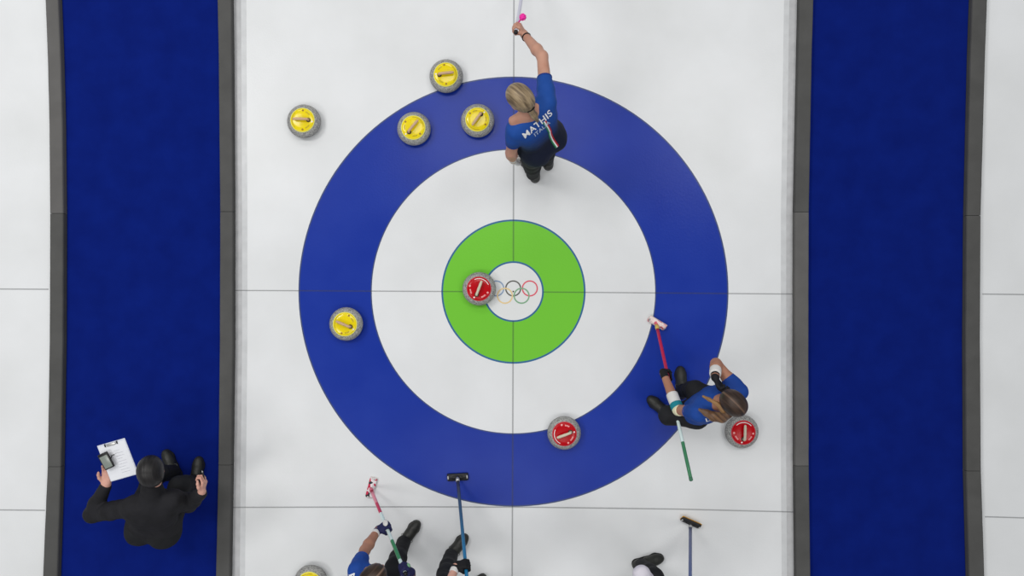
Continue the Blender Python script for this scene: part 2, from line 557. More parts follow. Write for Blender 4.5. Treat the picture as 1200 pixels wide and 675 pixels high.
STONES = [
    ('y', 356.4, 142.3, (-245, -5), 'yellow-capped stone alone on white ice outside the blue ring'),
    ('y', 523.0, 89.4, (230, -25), 'yellow-capped stone half over the upper outer edge of blue ring'),
    ('y', 485.2, 151.0, (150, -180), 'yellow-capped stone on blue ring, handle tip pointing up right, left of its twin'),
    ('y', 559.8, 141.6, (-130, 180), 'yellow-capped stone on blue ring beside the blonde player, handle tip pointing down left'),
    ('y', 405.8, 379.6, (-215, -90), 'yellow-capped stone alone on the left side of blue ring'),
    ('y', 364.5, 681.5, (-120, -200), 'yellow-capped stone cut off by the bottom edge of the photo'),
    ('r', 561.6, 338.4, (85, -225), 'red-capped stone on green ring touching the white button'),
    ('r', 661.0, 507.2, (-230, 85), 'red-capped stone across the lower inner edge of blue ring'),
    ('r', 869.0, 505.6, (10, -265), 'red-capped stone on white ice beside the squatting player'),
]
first = {'y': True, 'r': True}
for kind, px, py, (dx, dy), label in STONES:
    src = stone_y if kind == 'y' else stone_r
    s = src if first[kind] else copy_tree(src)
    first[kind] = False
    p = W(px, py, 0.057)
    s.location = (p.x, p.y, 0.0016)
    s.rotation_euler = (0, 0, math.atan2(-dy, dx))
    tag(s, label, 'curling stone', 'yellow-capped curling stones' if kind == 'y' else 'red-capped curling stones')

# ------------------------------------------------------------------ brooms
def stripes_material(name, stops, length, rough=0.35):
    """bands of colour along the object's local z"""
    m = material(name, stops[0][1], rough, 0.5)
    nt = m.node_tree
    tc = nt.nodes.new('ShaderNodeTexCoord'); sep = nt.nodes.new('ShaderNodeSeparateXYZ')
    mr = nt.nodes.new('ShaderNodeMapRange'); mr.inputs['From Max'].default_value = length
    cr = nt.nodes.new('ShaderNodeValToRGB'); cr.color_ramp.interpolation = 'CONSTANT' if len(stops) > 2 else 'LINEAR'
    el = cr.color_ramp.elements
    while len(el) < len(stops): el.new(0.5)
    for e, (t, c) in zip(el, stops): e.position = t; e.color = C4(c)
    nt.links.new(tc.outputs['Object'], sep.inputs[0]); nt.links.new(sep.outputs['Z'], mr.inputs['Value'])
    nt.links.new(mr.outputs[0], cr.inputs[0]); nt.links.new(cr.outputs[0], nt.nodes['Principled BSDF'].inputs['Base Color'])
    return m
M_BLACKP = material('black_plastic', (26, 26, 28), 0.45, 0.4)
M_STEEL = material('brushed_ferrule', (190, 190, 188), 0.35, 0.5, metal=0.6)
def speckle(name, base, cols, scale=42):
    m = material(name, base, 0.6, 0.3)
    nt = m.node_tree
    tc = nt.nodes.new('ShaderNodeTexCoord'); v = nt.nodes.new('ShaderNodeTexVoronoi'); v.inputs['Scale'].default_value = scale
    sep = nt.nodes.new('ShaderNodeSeparateColor'); cr = nt.nodes.new('ShaderNodeValToRGB'); cr.color_ramp.interpolation = 'CONSTANT'
    el = cr.color_ramp.elements
    st = [(0, base)] + cols
    while len(el) < len(st): el.new(0.5)
    for e, (t, c) in zip(el, st): e.position = t; e.color = C4(c)
    nt.links.new(tc.outputs['Object'], v.inputs['Vector']); nt.links.new(v.outputs['Color'], sep.inputs[0])
    nt.links.new(sep.outputs[0], cr.inputs[0]); nt.links.new(cr.outputs[0], nt.nodes['Principled BSDF'].inputs['Base Color'])
    return m
def make_broom(label, foot, end, head_ang, length_head, shaft_mat, head_mat, pad_mat, ferrule_mat=None, cap_mat=None, cap_r=0.0145, tilt=0.0, end_marks=None, r=0.0135):
    """foot: centre of the head on the ice; end: the top of the shaft; head_ang: direction of the head's long axis on the ice"""
    foot = Vector(foot); end = Vector(end)
    root = empty('curling_broom', (foot.x, foot.y, 0.0), label, 'broom', 'curling brooms held by the players')
    off = Vector((foot.x, foot.y, 0.0))
    L = length_head
    hs = Solid()
    hm = Matrix.Rotation(head_ang, 3, 'Z') @ Matrix.Rotation(tilt, 3, 'X')
    def T(x, y, z): return hm @ Vector((x, y, z)) + Vector((0, 0, foot.z))
    for yy in (-0.019, 0.019):
        hs.cap(T(-L / 2 + 0.014, yy, 0.016), T(L / 2 - 0.014, yy, 0.016), 0.013, k=0.006)
    hs.cap(T(-L / 2 + 0.014, 0, 0.017), T(L / 2 - 0.014, 0, 0.017), 0.016, k=0.008)
    hs.cap(T(-0.03, 0, 0.026), T(0.03, 0, 0.026), 0.014, k=0.01)
    hs.cap(T(0, 0, 0.026), T(0, 0, 0.042), 0.013, 0.012, k=0.006)
    hd = solid_obj('broom_head', hs, head_mat, root, 0.004)
    bm = bmesh.new()
    add_box(bm, (L, 0.062, 0.014), (0, 0, 0), None, 0.006)
    bmesh.ops.transform(bm, matrix=Matrix.Translation(T(0, 0, 0.0085)) @ hm.to_4x4(), verts=bm.verts)
    obj_bm('pad', bm, pad_mat, hd)
    for s in (-1, 1):
        bm = bmesh.new(); add_box(bm, (0.012, 0.03, 0.010), (0, 0, 0), None, 0.004)
        bmesh.ops.transform(bm, matrix=Matrix.Translation(T(s * (L / 2 - 0.010), 0, 0.030)) @ hm.to_4x4(), verts=bm.verts)
        obj_bm('end_clip', bm, M_STEEL, hd)
    base = T(0, 0, 0.045)
    e = end - off
    d = (e - base); ln = d.length; d.normalize()
    q = Vector((0, 0, 1)).rotation_difference(d)
    V, F = tube([(0, 0, 0), (0, 0, 0.02), (0, 0, 0.045)], [0.011, 0.0175, 0.0165], 20)
    f = obj('ferrule', V, F, ferrule_mat or M_STEEL, root); f.location = base - d * 0.004; f.rotation_mode = 'QUATERNION'; f.rotation_quaternion = q
    V, F = tube([(0, 0, 0.03)] + [(0, 0, 0.03 + (ln - 0.03) * i / 12) for i in range(1, 13)], r, 20)
    s = obj('shaft', V, F, shaft_mat, root); s.location = base; s.rotation_mode = 'QUATERNION'; s.rotation_quaternion = q
    V, F = tube([(0, 0, ln - 0.012), (0, 0, ln - 0.008), (0, 0, ln + 0.012), (0, 0, ln + 0.018)], [r * 0.9, cap_r, cap_r, cap_r * 0.6], 20)
    c = obj('end_cap', V, F, cap_mat or M_BLACKP, root); c.location = base; c.rotation_mode = 'QUATERNION'; c.rotation_quaternion = q
    root['shaft_length'] = ln
    def point(t):   # a point of the shaft axis, t metres up from the head
        return off + base + d * t
    return root, point, d, ln

M_TRI = stripes_material('red_white_green_shaft', [(0.0, (176, 26, 72)), (0.45, (206, 224, 222)), (0.83, (54, 122, 84))], 1.3)
M_TRI2 = stripes_material('red_white_green_shaft_small', [(0.0, (176, 26, 72)), (0.07, (216, 130, 150)), (0.22, (190, 40, 84)), (0.36, (208, 226, 224)), (0.72, (50, 132, 84)), (0.95, (206, 224, 222))], 1.08)
M_BLUESH = stripes_material('blue_fading_shaft', [(0.12, (56, 62, 88)), (0.75, (28, 118, 168))], 1.15)
M_SLATE = stripes_material('slate_blue_shaft', [(0.0, (92, 98, 126)), (1.0, (74, 98, 160))], 1.1)
M_LILAC = material('pale_lilac_shaft', (196, 196, 212), 0.3, 0.5)
M_PINK = material('bright_pink_grip', (238, 44, 160), 0.5, 0.4)
M_HW = speckle('red_white_head', (232, 214, 212), [(0.62, (206, 96, 112)), (0.86, (226, 170, 172))], 26)
M_HP = speckle('patterned_head', (226, 220, 222), [(0.34, (196, 42, 78)), (0.6, (226, 220, 222)), (0.74, (46, 48, 52))], 38)
M_PADW = material('pale_pad', (214, 196, 180), 0.8, 0.2)
M_PADY = material('mustard_pad', (196, 140, 20), 0.8, 0.2)
M_PADB = material('dark_pad', (44, 46, 56), 0.8, 0.2)

b2 = make_broom('red, white and green broom held low by the squatting player', W(770.5, 377.5, 0.015), W(809.5, 561, 0.86), math.radians(-31), 0.168, M_TRI, M_HW, M_PADW, material('tan_ferrule', (196, 170, 90), 0.5, 0.4), material('green_cap', (60, 110, 84)), tilt=math.radians(38))
b3 = make_broom('red, white and green broom held by the brown-haired player at bottom', W(435.5, 571, 0.0), W(475, 672, 1.10), math.radians(75), 0.176, M_TRI2, M_HP, M_PADW, material('rose_ferrule', (206, 110, 130), 0.5, 0.4))
b4 = make_broom('blue-shafted broom with black head resting on blue ring', W(536.5, 558.5, 0.0), W(549.5, 703, 1.0), math.radians(3), 0.182, M_BLUESH, M_BLACKP, M_PADB)
b5 = make_broom('slate-shafted broom with black and mustard head on white ice', W(810, 610.5, 0.018), W(808.8, 704, 1.08), math.radians(-24), 0.178, M_SLATE, M_BLACKP, M_PADY, None, tilt=math.radians(48))
b1 = make_broom('pale lilac broom with pink tassel in the raised hand of blonde player', (0.13, 2.76, 0.0), W(604.5, 37.5, 1.06), math.radians(10), 0.18, M_LILAC, M_HW, M_PADW, None, M_BLACKP, 0.0155)
pom = Solid()
pc = W(612.6, 20, 1.04) - b1[0].location
for i in range(26):
    a_, z_ = i * 2.399963, 1 - 2 * (i + 0.5) / 26
    q_ = Vector((math.cos(a_) * math.sqrt(1 - z_ * z_), math.sin(a_) * math.sqrt(1 - z_ * z_), z_))
    pom.cap(pc, pc + q_ * 0.021, 0.010, 0.007, 0.004)
pom.cap(pc, b1[1](b1[3] - 0.135) - b1[0].location, 0.006, k=0.004)
solid_obj('tassel', pom, M_PINK, b1[0], 0.0035)

# ------------------------------------------------------------------ people
M_SKIN = material('skin', (188, 142, 122), 0.55, 0.35, vary=(9, (178, 128, 108), 0.4, 0.7))
M_SKINT = material('tan_skin', (170, 122, 100), 0.55, 0.35, vary=(9, (160, 110, 88), 0.4, 0.7))
M_SKINP = material('pale_skin', (206, 158, 142), 0.55, 0.35, vary=(9, (196, 146, 130), 0.4, 0.7))
M_BLUESHIRT = material('royal_blue_jersey', (28, 72, 154), 0.75, 0.25, bump=(60, 0.2, 0.004), vary=(7, (24, 62, 140), 0.35, 0.7))
M_TROUSER = material('black_trousers', (26, 27, 30), 0.8, 0.25, bump=(45, 0.25, 0.005), vary=(8, (34, 35, 39), 0.4, 0.7))
M_JACKET = material('dark_jacket', (32, 32, 36), 0.8, 0.25, bump=(45, 0.3, 0.006), vary=(8, (24, 24, 27), 0.4, 0.7))
M_WJACKET = material('white_jacket', (216, 212, 222), 0.8, 0.2, bump=(45, 0.2, 0.004))
M_SHOE = material('black_shoe', (34, 35, 33), 0.45, 0.4, vary=(18, (46, 47, 43), 0.4, 0.7))
M_SOLE = material('dark_sole', (22, 22, 22), 0.7, 0.3)
M_LACE = material('grey_lace', (92, 92, 88), 0.8, 0.2)
M_GLOVEB = material('black_glove', (22, 22, 26), 0.7, 0.3, bump=(80, 0.3, 0.003))
M_GLOVEN = material('navy_glove', (34, 36, 78), 0.7, 0.3, bump=(80, 0.3, 0.003))
M_WHITEF = material('white_fabric', (216, 214, 212), 0.8, 0.2)
M_CREAM = material('cream_fabric', (222, 220, 188), 0.8, 0.2)
M_TEAL = material('teal_fabric', (32, 128, 142), 0.8, 0.2)
M_PRINT = material('white_lettering', (232, 234, 238), 0.7, 0.2)
M_DIM = material('pale_lettering', (176, 190, 214), 0.7, 0.2)
M_FG = material('flag_green', (40, 130, 84), 0.7, 0.2)
M_FR = material('flag_red', (186, 34, 50), 0.7, 0.2)
M_EYEW = material('eye_white', (230, 228, 224), 0.2, 0.5)
M_IRIS = material('iris', (60, 44, 32), 0.2, 0.5)
M_LIP = material('lip', (170, 92, 86), 0.5, 0.4)
M_DARKTIE = material('dark_hair_tie', (30, 26, 26), 0.7, 0.2)

def hair_material(name, dark, light, part=None):
    """strands run front to back in the head's own frame (local y is forward, x to the side)"""
    m = material(name, dark, 0.45, 0.4)
    nt = m.node_tree
    tc = nt.nodes.new('ShaderNodeTexCoord'); mp = nt.nodes.new('ShaderNodeMapping')
    mp.inputs['Scale'].default_value = (62, 5, 11)
    n = nt.nodes.new('ShaderNodeTexNoise'); n.inputs['Scale'].default_value = 1.0; n.inputs['Detail'].default_value = 4
    cr = nt.nodes.new('ShaderNodeValToRGB')
    cr.color_ramp.elements[0].position = 0.36; cr.color_ramp.elements[0].color = C4(dark)
    cr.color_ramp.elements[1].position = 0.66; cr.color_ramp.elements[1].color = C4(light)
    bp = nt.nodes.new('ShaderNodeBump'); bp.inputs['Strength'].default_value = 0.6; bp.inputs['Distance'].default_value = 0.006
    nt.links.new(tc.outputs['Object'], mp.inputs['Vector']); nt.links.new(mp.outputs[0], n.inputs['Vector'])
    nt.links.new(n.outputs['Fac'], cr.inputs[0]); nt.links.new(n.outputs['Fac'], bp.inputs['Height'])
    b = nt.nodes['Principled BSDF']
    nt.links.new(bp.outputs[0], b.inputs['Normal'])
    out = cr.outputs[0]
    if part:
        sep = nt.nodes.new('ShaderNodeSeparateXYZ'); nt.links.new(tc.outputs['Object'], sep.inputs[0])
        ab = nt.nodes.new('ShaderNodeMath'); ab.operation = 'ABSOLUTE'; nt.links.new(sep.outputs['X'], ab.inputs[0])
        lt = nt.nodes.new('ShaderNodeMapRange'); lt.inputs['From Min'].default_value = 0.0035; lt.inputs['From Max'].default_value = 0.009
        lt.inputs['To Min'].default_value = 0.8; lt.inputs['To Max'].default_value = 0.0
        nt.links.new(ab.outputs[0], lt.inputs['Value'])
        mx = nt.nodes.new('ShaderNodeMix'); mx.data_type = 'RGBA'
        nt.links.new(lt.outputs[0], mx.inputs[0]); nt.links.new(out, mx.inputs[6]); mx.inputs[7].default_value = C4(part)
        out = mx.outputs[2]
    nt.links.new(out, b.inputs['Base Color'])
    return m

def lerp(a, b, t): return Vector(a) * (1 - t) + Vector(b) * t

def grip_hand(s, C, axis, n, f, S='R', rs=0.0135, fat=0.0, k=0.006):
    """a fist round a bar: C on the bar, axis = index-to-little-finger direction, n = from bar to the back of the hand,
    f = the way the fingers leave the palm. Returns the wrist."""
    a = Vector(axis).normalized(); f = Vector(f); f = (f - a * f.dot(a)).normalized()
    nn = Vector(n); n = a.cross(f); n = n if n.dot(nn) > 0 else -n
    if (n.dot(a.cross(f)) > 0) != (S == 'R'): a = -a
    C = Vector(C)
    R = rs + 0.008 + fat
    def pol(ang, off, r=R): 
        return C + a * off + (n * math.cos(ang) + f * math.sin(ang)) * r
    D = math.radians
    pc = C + n * (rs + 0.017)
    wrist = pc - f * 0.066 + n * 0.004
    # palm: four metacarpals
    for i, off in enumerate((-0.030, -0.010, 0.010, 0.029)):
        s.cap(wrist + a * off * 0.55 + f * 0.014, pol(D(12), off, rs + 0.016), 0.0145 + fat, 0.0125 + fat, 0.012)
    rad = (0.0090, 0.0094, 0.0090, 0.0080)
    reach = (0.96, 1.05, 1.0, 0.85)
    for i, off in enumerate((-0.031, -0.0105, 0.0105, 0.030)):
        r = rad[i] + fat
        q = [pol(D(18), off, rs + 0.014), pol(D(72 * reach[i]), off, R + 0.006), pol(D(140 * reach[i]), off * 0.98, R + 0.002), pol(D(200 * reach[i]), off * 0.95, R)]
        s.chain(q, [r * 1.1, r * 1.02, r * 0.95, r * 0.82], k)
    # thumb leaves the side of the palm near its base and closes over the bar from the other side
    t0 = wrist + f * 0.020 - a * 0.024
    s.chain([t0, pol(D(-62), -0.040, R + 0.010), pol(D(-118), -0.036, R + 0.004), pol(D(-172), -0.028, R + 0.003)],
            [0.0150 + fat, 0.0120 + fat, 0.0108 + fat, 0.0090 + fat], 0.009)
    return wrist

def open_hand(s, wrist, d, palm, side, curl=25, fat=0.0, k=0.006, spread=1.0):
    """relaxed hand: d = pointing way, palm = palm's facing, side = +1 if the thumb lies along d x palm"""
    d = Vector(d).normalized(); p = Vector(palm); p = (p - d * p.dot(d)).normalized()
    t = d.cross(p) * side
    w = Vector(wrist)
    D = math.radians
    lens = ((0.042, 0.025, 0.020), (0.046, 0.029, 0.021), (0.042, 0.027, 0.020), (0.033, 0.020, 0.018))
    rad = (0.0088, 0.0092, 0.0088, 0.0078)
    for i in range(4):
        off = (0.030, 0.010, -0.010, -0.029)[i]
        kn = w + d * (0.088, 0.092, 0.087, 0.079)[i] + t * off
        s.cap(w + d * 0.012 + t * off * 0.55, kn, 0.0145 + fat, 0.0118 + fat, 0.012)
        ang = D((off / 0.03) * 6 * spread)
        cur, an = kn, D(curl * 0.5)
        pts = [cur]
        for j, L in enumerate(lens[i]):
            dd = (d * math.cos(ang) + t * math.sin(ang)) * math.cos(an) + p * math.sin(an)
            cur = cur + dd * L; pts.append(cur); an += D(curl * (1.1 if j == 0 else 0.8))
        r = rad[i] + fat
        s.chain(pts, [r * 1.12, r * 1.02, r * 0.95, r * 0.82], k)
    a = w + d * 0.022 + t * 0.026
    b = a + (d * 0.75 + t * 0.62 + p * 0.25).normalized() * 0.042
    c = b + (d * 0.92 + t * 0.25 + p * 0.32).normalized() * 0.030
    e = c + (d * 0.95 + p * 0.35).normalized() * 0.024
    s.chain([a, b, c, e], [0.0155 + fat, 0.0120 + fat, 0.0108 + fat, 0.0088 + fat], 0.009)

def head_frame(fw, up=(0, 0, 1)):
    f = Vector(fw).normalized(); u = Vector(up); u = (u - f * u.dot(f)).normalized()
    return f.cross(u).normalized(), f, u      # right, forward, up

def head_solid(s, c, fr, k=1.0):
    r, f, u = fr
    c = Vector(c)
    def P(x, y, z): return c + r * x * k + f * y * k + u * z * k
    s.ell(P(0, -0.006, 0.022), fr, (0.072 * k, 0.090 * k, 0.080 * k), 0.03)       # skull
    s.ell(P(0, 0.018, -0.038), fr, (0.054 * k, 0.066 * k, 0.066 * k), 0.03)       # face and jaw
    s.cap(P(-0.014, 0.062, -0.090), P(0.014, 0.062, -0.090), 0.016 * k, k=0.02)   # chin
    s.cap(P(-0.03, 0.070, 0.012), P(0.03, 0.070, 0.012), 0.012 * k, k=0.015)      # brow
    s.chain([P(0, 0.080, 0.004), P(0, 0.094, -0.024), P(0, 0.098, -0.034)], [0.007 * k, 0.0095 * k, 0.0105 * k], 0.008)   # nose
    for x in (-1, 1):
        s.ell(P(x * 0.010, 0.089, -0.036), fr, (0.007, 0.007, 0.006), 0.005)
        s.ell(P(x * 0.036, 0.064, -0.030), fr, (0.020, 0.018, 0.018), 0.015)      # cheekbone
        s.ell(P(x * 0.073, -0.004, -0.014), fr, (0.009, 0.020, 0.030), 0.006)     # ear
    s.cap(P(-0.014, 0.079, -0.060), P(0.014, 0.079, -0.060), 0.0065, k=0.006)     # lips
    s.cap(P(-0.012, 0.078, -0.069), P(0.012, 0.078, -0.069), 0.0070, k=0.006)
    for x in (-1, 1): s.sub(P(x * 0.030, 0.087, -0.008), fr, (0.014, 0.010, 0.0075))
    return P

def person(label, J, cfg):
    """J: joints; cfg: what is worn, and the grip of each hand"""
    g = cfg.get('build', 1.0)
    base = lerp(J['anL'], J['anR'], 0.5)
    root = empty('person', (base.x, base.y, 0), label, 'person')
    off = Vector((base.x, base.y, 0))
    J = {k: Vector(v) - off for k, v in J.items() if v is not None}
    zf = cfg.get('ground', 0.002)
    hipC, shC = lerp(J['hipL'], J['hipR'], 0.5), lerp(J['shL'], J['shR'], 0.5)
    lat_h, lat_s = (J['hipR'] - J['hipL']).normalized(), (J['shR'] - J['shL']).normalized()
    spine = (shC - hipC).normalized()
    back = -(lat_s.cross(spine) * -1).normalized()           # out of the back: computed below from the facing
    fwd = Vector(cfg['face_dir']); fwd.z = 0; fwd.normalize()
    if back.dot(fwd) > 0: back = -back
    skin = cfg.get('skin', M_SKIN)

    def torso(s, inf, lo=0.0, hi=1.0, k=0.05):
        #    t      half width  radius
        for t, w, r in ((-0.02, 0.085, 0.088), (0.12, 0.082, 0.092), (0.30, 0.062, 0.086), (0.48, 0.056, 0.086), (0.66, 0.066, 0.093), (0.82, 0.082, 0.090), (0.95, 0.098, 0.064)):
            if t < lo - 0.03 or t > hi + 0.03: continue
            c = lerp(hipC, shC, t); l = lerp(lat_h, lat_s, max(0, min(1, t))).normalized()
            s.cap(c - l * w * g, c + l * w * g, r * g + inf, k=k)
    def buttocks(s, inf):
        for h in ('hipL', 'hipR'):
            s.ell(J[h] + back * 0.045 - spine * 0.015, (lat_h, back, spine), (0.082 * g + inf, 0.085 * g + inf, 0.098 * g + inf), 0.05)
    def leg(s, S, r, k=0.04, end=0.0):
        h, kn, an = J['hip' + S], J['kn' + S], J['an' + S]
        m = lerp(kn, an, 0.33) + (lerp(kn, an, 0.33) - lerp(kn, an, 0.33)) 
        s.chain([h, lerp(h, kn, 0.5), kn], [r[0], r[1], r[2]], k)
        s.chain([kn, m, an + (an - kn).normalized() * end], [r[2], r[3], r[4]], k)

    # --- one continuous body
    b = Solid()
    torso(b, 0); buttocks(b, 0)
    hw = Vector(cfg['head_fw']).normalized()
    fr = head_frame(hw, cfg.get('head_up', (0, 0, 1)))
    hk = cfg.get('head_k', 1.0)
    hc_ = J['head']
    nb = shC + spine * 0.03
    b.cap(nb, hc_ - fr[2] * 0.055 - fr[1] * 0.02, 0.056 * g, 0.050, 0.03)
    for S in 'LR':
        b.cap(lerp(nb, J['sh' + S], 0.15) + spine * 0.018, J['sh' + S], 0.045, 0.050, 0.04)    # trapezius
        leg(b, S, (0.082 * g, 0.072 * g, 0.053 * g, 0.050 * g, 0.036 * g))
        fd = J['toe' + S] - J['an' + S]; fd.z = 0; fd.normalize()
        a = J['an' + S]
        b.chain([a - fd * 0.02 - Vector((0, 0, a.z - 0.045)), Vector((a.x, a.y, 0)) + fd * 0.10 + Vector((0, 0, 0.04)), Vector((a.x, a.y, 0)) + fd * 0.165 + Vector((0, 0, 0.034))], [0.030, 0.030, 0.024], 0.02)
        b.cap(a, a - Vector((0, 0, a.z - 0.05)), 0.036, 0.034)
    P = head_solid(b, hc_, fr, hk)
    grips = {}
    gloves = {}
    for S in 'LR':
        gr = cfg.get('hand' + S)
        if gr[0] == 'grip':
            _, C, ax, n, f = gr[:5]
            w = grip_hand(b, Vector(C) - off, ax, n, f, S)
        else:
            _, d, palm, side, curl = gr[:5]
            w = J['wr' + S]
            open_hand(b, w, d, palm, side, curl)
        J['wr' + S] = w
        sh, el = J['sh' + S], J['el' + S]
        b.chain([sh, lerp(sh, el, 0.45), el], [0.050 * g, 0.046 * g, 0.039 * g], 0.025)
        b.chain([el, lerp(el, w, 0.3), w], [0.039 * g, 0.041 * g, 0.027 * g], 0.02)
        hd_ = (lerp(el, w, 1.0) - el).normalized()
        b.cap(w, w + hd_ * 0.02, 0.0245, 0.02, 0.02)
    for pp in cfg.get('extra_skin', ()):
        b.cap(Vector(pp[0]) - off, Vector(pp[1]) - off, pp[2], pp[3], 0.03)
    solid_obj('body', b, skin, root, 0.0052)
    # --- face
    for x in (-1, 1):
        e = Solid().ell(P(x * 0.030 * 1, 0.076, -0.008), fr, (0.0118, 0.0100, 0.0095), 0.0)
        eo = solid_obj('eye', e, M_EYEW, root, 0.003)
        i = Solid().ell(P(x * 0.030, 0.0830, -0.009), fr, (0.0066, 0.0046, 0.0066), 0.0)
        solid_obj('iris', i, M_IRIS, eo, 0.002)
        br = Solid().chain([P(x * 0.014, 0.083, 0.016), P(x * 0.032, 0.080, 0.021), P(x * 0.048, 0.070, 0.016)], [0.0035, 0.004, 0.003], 0.002)
        solid_obj('eyebrow', br, cfg['hair_mat'], root, 0.003)
    lp = Solid().cap(P(-0.016, 0.0825, -0.064), P(0.016, 0.0825, -0.064), 0.0048, k=0.002)
    solid_obj('lips', lp, M_LIP, root, 0.003)

    # --- hair, in the head's own frame so that its strands run front to back
    hs = Solid()
    X, Y, Z = Vector((1, 0, 0)), Vector((0, 1, 0)), Vector((0, 0, 1))
    hx = cfg.get('hair_thick', 0.0)
    hs.ell((0, -0.012, 0.026), (X, Y, Z), (0.083 + hx, 0.101 + hx, 0.090 + hx), 0.02)
    hs.ell((0, -0.050, -0.010), (X, Y, Z), (0.070 + hx, 0.066 + hx, 0.082), 0.03)
    hs.sub((0, 0.105, -0.055), (X, Y, Z), (0.074, 0.075, 0.108))
    hs.sub((0, 0.02, -0.125), (X, Y, Z), (0.11, 0.088, 0.085))
    ho = solid_obj('hair', hs, cfg['hair_mat'], root, 0.0045)
    mw = Matrix((fr[0], fr[1], fr[2])).transposed().to_4x4()
    hm_ = Matrix.Translation(hc_) @ mw @ Matrix.Scale(hk, 4)
    ho.matrix_local = hm_
    inv = hm_.inverted()
    for q in cfg.get('tails', ()):
        t = Solid(); t.chain([inv @ (Vector(v) - off) for v in q[0]], q[1], 0.012)
        solid_obj('ponytail', t, q[2] if len(q) > 2 else cfg['hair_mat'], ho, 0.0045)
    if cfg.get('tie'):
        a, d, rr = cfg['tie']
        u, v, _ = frame(d)
        ring = [inv @ (Vector(a) - off + (u * math.cos(x) + v * math.sin(x)) * rr) for x in [2 * math.pi * i / 16 for i in range(17)]]
        t = Solid(); t.chain(ring, [0.007] * 17, 0.002)
        solid_obj('hair_tie', t, M_DARKTIE, ho, 0.0035)

    # --- trousers
    tr = Solid()
    torso(tr, 0.010, -0.05, 0.12, 0.04); buttocks(tr, 0.010)
    for S in 'LR':
        leg(tr, S, (0.097 * g, 0.086 * g, 0.068 * g, 0.064 * g, 0.058 * g), 0.04, 0.01)
    for S in 'LR': pass
    tr.cut((0, 0, 0.052), (0, 0, -1))
    tro = solid_obj('trousers', tr, cfg.get('trouser_mat', M_TROUSER), root, 0.007, 0.005)
    # --- top with sleeves
    sh_ = Solid()
    torso(sh_, 0.015, cfg.get('hem', 0.05), 1.0, 0.05)
    sh_.cap(shC - lat_s * 0.05 + spine * 0.012, shC + lat_s * 0.05 + spine * 0.012, 0.060, k=0.04)
    if cfg.get('long_hem'):
        buttocks(sh_, 0.019)
        q = hipC - spine * 0.055
        sh_.cut(q, -spine)
    if cfg.get('hunch'):
        sh_.cap(shC, lerp(shC, hc_, 0.55), 0.088, 0.072, 0.05)
    cuff = cfg.get('sleeve', 0.62)
    for S in 'LR':
        s0, el, w = J['sh' + S], J['el' + S], J['wr' + S]
        sh_.cap(lerp(shC, s0, 0.6), s0, 0.062 * g, 0.063 * g, 0.04)
        if cuff <= 1.0:
            sh_.chain([s0, lerp(s0, el, cuff * 0.6), lerp(s0, el, cuff)], [0.063 * g, 0.060 * g, 0.056 * g], 0.02)
            sh_.cut(lerp(s0, el, cuff + 0.02), (el - s0)) if False else None
        else:
            sh_.chain([s0, lerp(s0, el, 0.5), el, lerp(el, w, 0.35), lerp(el, w, cuff - 1)], [0.066 * g, 0.062 * g, 0.057 * g, 0.055 * g, 0.042 * g], 0.025)
    if cfg.get('neck_open'):
        for c, r in cfg['neck_open']:
            sh_.sub(Vector(c) - off, (X, Y, Z), (r, r, r))
    hk_ = cfg.get('collar')
    if hk_:
        sh_.cap(nb, nb + (hc_ - nb) * 0.35, 0.072, 0.068, 0.03)
    top = solid_obj(cfg.get('top_name', 'jersey'), sh_, cfg['top_mat'], root, 0.006, cfg.get('wrinkle', 0.005))
    me = top.data
    bvh = BVHTree.FromPolygons([v.co.copy() for v in me.vertices], [tuple(p.vertices) for p in me.polygons])
    if cuff <= 1.0:
        for S in 'LR':
            s0, el = J['sh' + S], J['el' + S]
            c = lerp(s0, el, cuff); u, v, d = frame(el - s0)
            ex = c + d * 0.026 * g
            ring = [ex + (u * math.cos(x) + v * math.sin(x)) * 0.047 * g for x in [2 * math.pi * i / 20 for i in range(21)]]
            t = Solid(); t.chain(ring, [0.0075] * 21, 0.004)
            solid_obj('sleeve_hem', t, cfg.get('hem_mat', cfg['top_mat']), top, 0.0045)
    # --- gloves, sleeves and bands
    for S in 'LR':
        gr = cfg['hand' + S]; gm = cfg.get('glove' + S)
        if gm:
            s = Solid()
            w = J['wr' + S]; el = J['el' + S]
            if gr[0] == 'grip': grip_hand(s, Vector(gr[1]) - off, gr[2], gr[3], gr[4], S, fat=0.0030)
            else: open_hand(s, w, gr[1], gr[2], gr[3], gr[4], fat=0.0030)
            s.cap(w - (w - el).normalized() * 0.035, w + (w - el).normalized() * 0.012, 0.033, 0.030, 0.015)
            go = solid_obj('glove', s, gm, root, 0.0045)
            if cfg.get('cuffmat' + S):
                t = Solid(); q = w - (w - el).normalized() * 0.040
                t.cap(q - (w - el).normalized() * 0.010, q + (w - el).normalized() * 0.010, 0.034, k=0.0)
                t.cut(q + (w - el).normalized() * 0.018, (w - el)); t.cut(q - (w - el).normalized() * 0.018, (el - w))
                solid_obj('glove_cuff', t, cfg['cuffmat' + S], go, 0.004)
            pa = cfg.get('patch' + S)
            if pa and gr[0] == 'grip':
                a = Vector(gr[2]).normalized(); f = Vector(gr[4]); f = (f - a * f.dot(a)).normalized(); n = a.cross(f)
                if n.dot(Vector(gr[3])) < 0: n = -n
                pc = Vector(gr[1]) - off + n * 0.050
                t = Solid(); t.ell(pc - n * 0.006 + f * pa[1] + a * pa[2], (a, f, n), (pa[3], pa[4], 0.012), 0.0)
                solid_obj('glove_patch', t, pa[0], go, 0.004)
